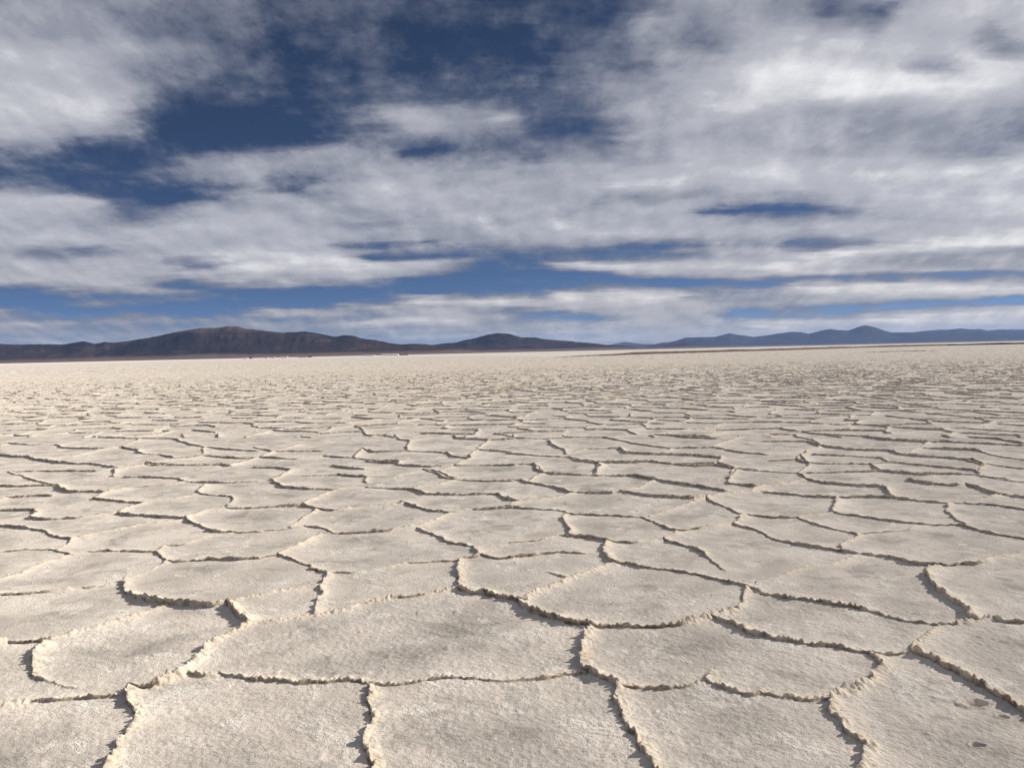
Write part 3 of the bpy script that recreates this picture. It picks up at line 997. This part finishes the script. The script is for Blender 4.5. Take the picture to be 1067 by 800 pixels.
    ccol = t.ramp(Bv, [(0.0, (0.19, 0.21, 0.275)), (0.40, (0.325, 0.34, 0.40)), (0.72, (0.52, 0.525, 0.575)), (1.0, (0.95, 0.945, 0.955))])
    low = t.maprange(z, 0.0, 0.16)
    ccol = t.mix(1.0, ccol, t.mix(low, (1.10, 1.03, 0.90), (1.0, 1.0, 1.0)), 'MULTIPLY')
    b1 = t.node('ShaderNodeBackground'); b1.inputs[1].default_value = SKY_STR
    t.l.new(sky.outputs[0], b1.inputs[0])
    b2 = t.node('ShaderNodeBackground'); b2.inputs[1].default_value = CLOUD_STR
    t.l.new(ccol, b2.inputs[0])
    mx = t.node('ShaderNodeMixShader')
    t.put(mx.inputs[0], A); t.l.new(b1.outputs[0], mx.inputs[1]); t.l.new(b2.outputs[0], mx.inputs[2])
    t.l.new(mx.outputs[0], out.inputs['Surface'])
    w.cycles.sampling_method = 'MANUAL'; w.cycles.sample_map_resolution = 1024


SKY_STR, CLOUD_STR = 0.05, 0.78

# ------------------------------------------------------------------ build
build_world()
build_ground()

earth = plain('dark_earth', (0.06, 0.043, 0.03), 0.95, 0.35, 1.5)
build_bank('earth_bank', BANK_LINE, 0.85, 2.2, earth, 'low dark earth bank running along the edge of the smooth white salt', 0.12)
build_bank('low_ridge', [(880, 367.6), (905, 367.2), (930, 366.8), (960, 366.0), (985, 365.2)], 0.16, 0.7, earth,
           'short low dark ridge on the rough salt in front of the long bank', 0.3)

rock_near = rock_material('brown_rock', (0.024, 0.018, 0.019), (0.044, 0.031, 0.028), (0.105, 0.076, 0.066), 0.0007, 655.0)
rock_far = rock_material('dark_rock', (0.035, 0.030, 0.032), (0.055, 0.046, 0.045), (0.07, 0.058, 0.054), 0.0004)
for i, (nm, (dist, line, label)) in enumerate(RANGES.items()):
    build_range(nm, dist, line, rock_near if i < 2 else rock_far, label, 100 + 31 * i)

WHITEM = plain('white_plaster', (0.78, 0.76, 0.72), 0.8, 0.06, 0.4)
HOUSEM = plain('dusty_plaster', (0.55, 0.52, 0.48), 0.85, 0.08, 0.4)
GREYM = plain('grey_tin', (0.42, 0.42, 0.41), 0.6, 0.15, 0.4)
TANM = plain('mud_plaster', (0.36, 0.28, 0.22), 0.9, 0.15, 0.4)
DARKM = plain('dark_paint', (0.035, 0.03, 0.03), 0.7, 0.2, 0.4)
far_building('long_shed', 397.6, 415.2, 2000, 3.0, WHITEM, WHITEM, 'long low white shed, largest and farthest right of the distant buildings', 'shed', windows=8)
far_building('shed', 379.0, 390.4, 2020, 2.0, WHITEM, GREYM, 'smaller whitish shed just left of the long white shed', 'shed', windows=4)
far_building('dark_shed', 416.2, 425.0, 2015, 1.9, DARKM, DARKM, 'low dark shed just right of the long white shed', 'shed', windows=2)
far_building('house', 292.4, 299.4, 2050, 2.6, HOUSEM, HOUSEM, 'widest white house in the distant hamlet under the big mountain', 'house', 'distant hamlet houses', windows=2)
far_building('house', 252.6, 258.0, 2030, 2.2, HOUSEM, HOUSEM, 'white house standing alone leftmost at the foot of the big mountain', 'house', 'distant hamlet houses', windows=2)
far_building('house', 275.8, 279.0, 2060, 2.0, HOUSEM, GREYM, 'tiny white house, second from left in the distant hamlet', 'house', 'distant hamlet houses', windows=1)
far_building('house', 283.0, 286.2, 2080, 2.6, GREYM, GREYM, 'tiny grey house between two white houses in the hamlet', 'house', 'distant hamlet houses', windows=1)
far_building('house', 310.0, 319.8, 2070, 2.6, TANM, TANM, 'long dull brown house at the right end of the hamlet', 'house', 'distant hamlet houses', windows=3)
far_building('dark_shed', 320.4, 324.6, 2060, 2.4, DARKM, DARKM, 'small dark shed beside the long brown house', 'shed', windows=1)
far_building('dark_shed', 258.8, 262.4, 2040, 1.9, DARKM, DARKM, 'small dark shed beside the leftmost white house', 'shed', windows=1)

# ------------------------------------------------------------------ air
HAZE = True
if HAZE:
    v, f = [], []
    box(v, f, -74000, 74000, -74000, 74000, -1.5, 1300)
    m = bpy.data.materials.new('air'); m.use_nodes = True
    nt = m.node_tree; nt.nodes.clear()
    o_ = nt.nodes.new('ShaderNodeOutputMaterial'); pv = nt.nodes.new('ShaderNodeVolumePrincipled')
    pv.inputs['Color'].default_value = (0.28, 0.50, 1.0, 1)
    pv.inputs['Density'].default_value = 6.4e-6
    pv.inputs['Anisotropy'].default_value = 0.0
    nt.links.new(pv.outputs[0], o_.inputs['Volume'])
    hz = link_mesh('haze', v, f, m)
    tag(hz, 'thin blue air between the viewer and the far ranges', 'haze', kind='stuff')

# ------------------------------------------------------------------ sun, camera, view
sun = bpy.data.lights.new('sun', 'SUN'); sun.energy = 5.0; sun.angle = R(0.53); sun.color = (1.0, 0.925, 0.81)
so = bpy.data.objects.new('sun', sun); C.objects.link(so)
sv = Vector((math.sin(SUN_AZ) * math.cos(SUN_EL), math.cos(SUN_AZ) * math.cos(SUN_EL), math.sin(SUN_EL)))
so.rotation_euler = (-sv).to_track_quat('-Z', 'Y').to_euler()
so.location = (30, 10, 40)

cam = bpy.data.cameras.new('camera'); cam.sensor_fit = 'HORIZONTAL'; cam.sensor_width = 36
cam.angle = 2 * math.atan(W / 2 / F)
cam.clip_start = 0.05; cam.clip_end = 200000
co = bpy.data.objects.new('camera', cam); C.objects.link(co)
co.matrix_world = Matrix(((RX[0], UP[0], -fw[0], 0), (RX[1], UP[1], -fw[1], 0), (RX[2], UP[2], -fw[2], EYE), (0, 0, 0, 1)))
sc = bpy.context.scene
sc.camera = co
sc.view_settings.view_transform = 'Standard'
sc.view_settings.look = 'None'
sc.view_settings.exposure = 0.3
sc.view_settings.gamma = 1.0
sc.render.engine = 'CYCLES'
sc.cycles.use_denoising = True
sc.cycles.denoiser = 'OPENIMAGEDENOISE'
sc.cycles.denoising_input_passes = 'RGB_ALBEDO_NORMAL'
sc.cycles.denoising_prefilter = 'NONE'
sc.cycles.max_bounces = 6
sc.cycles.diffuse_bounces = 3
sc.cycles.volume_bounces = 1
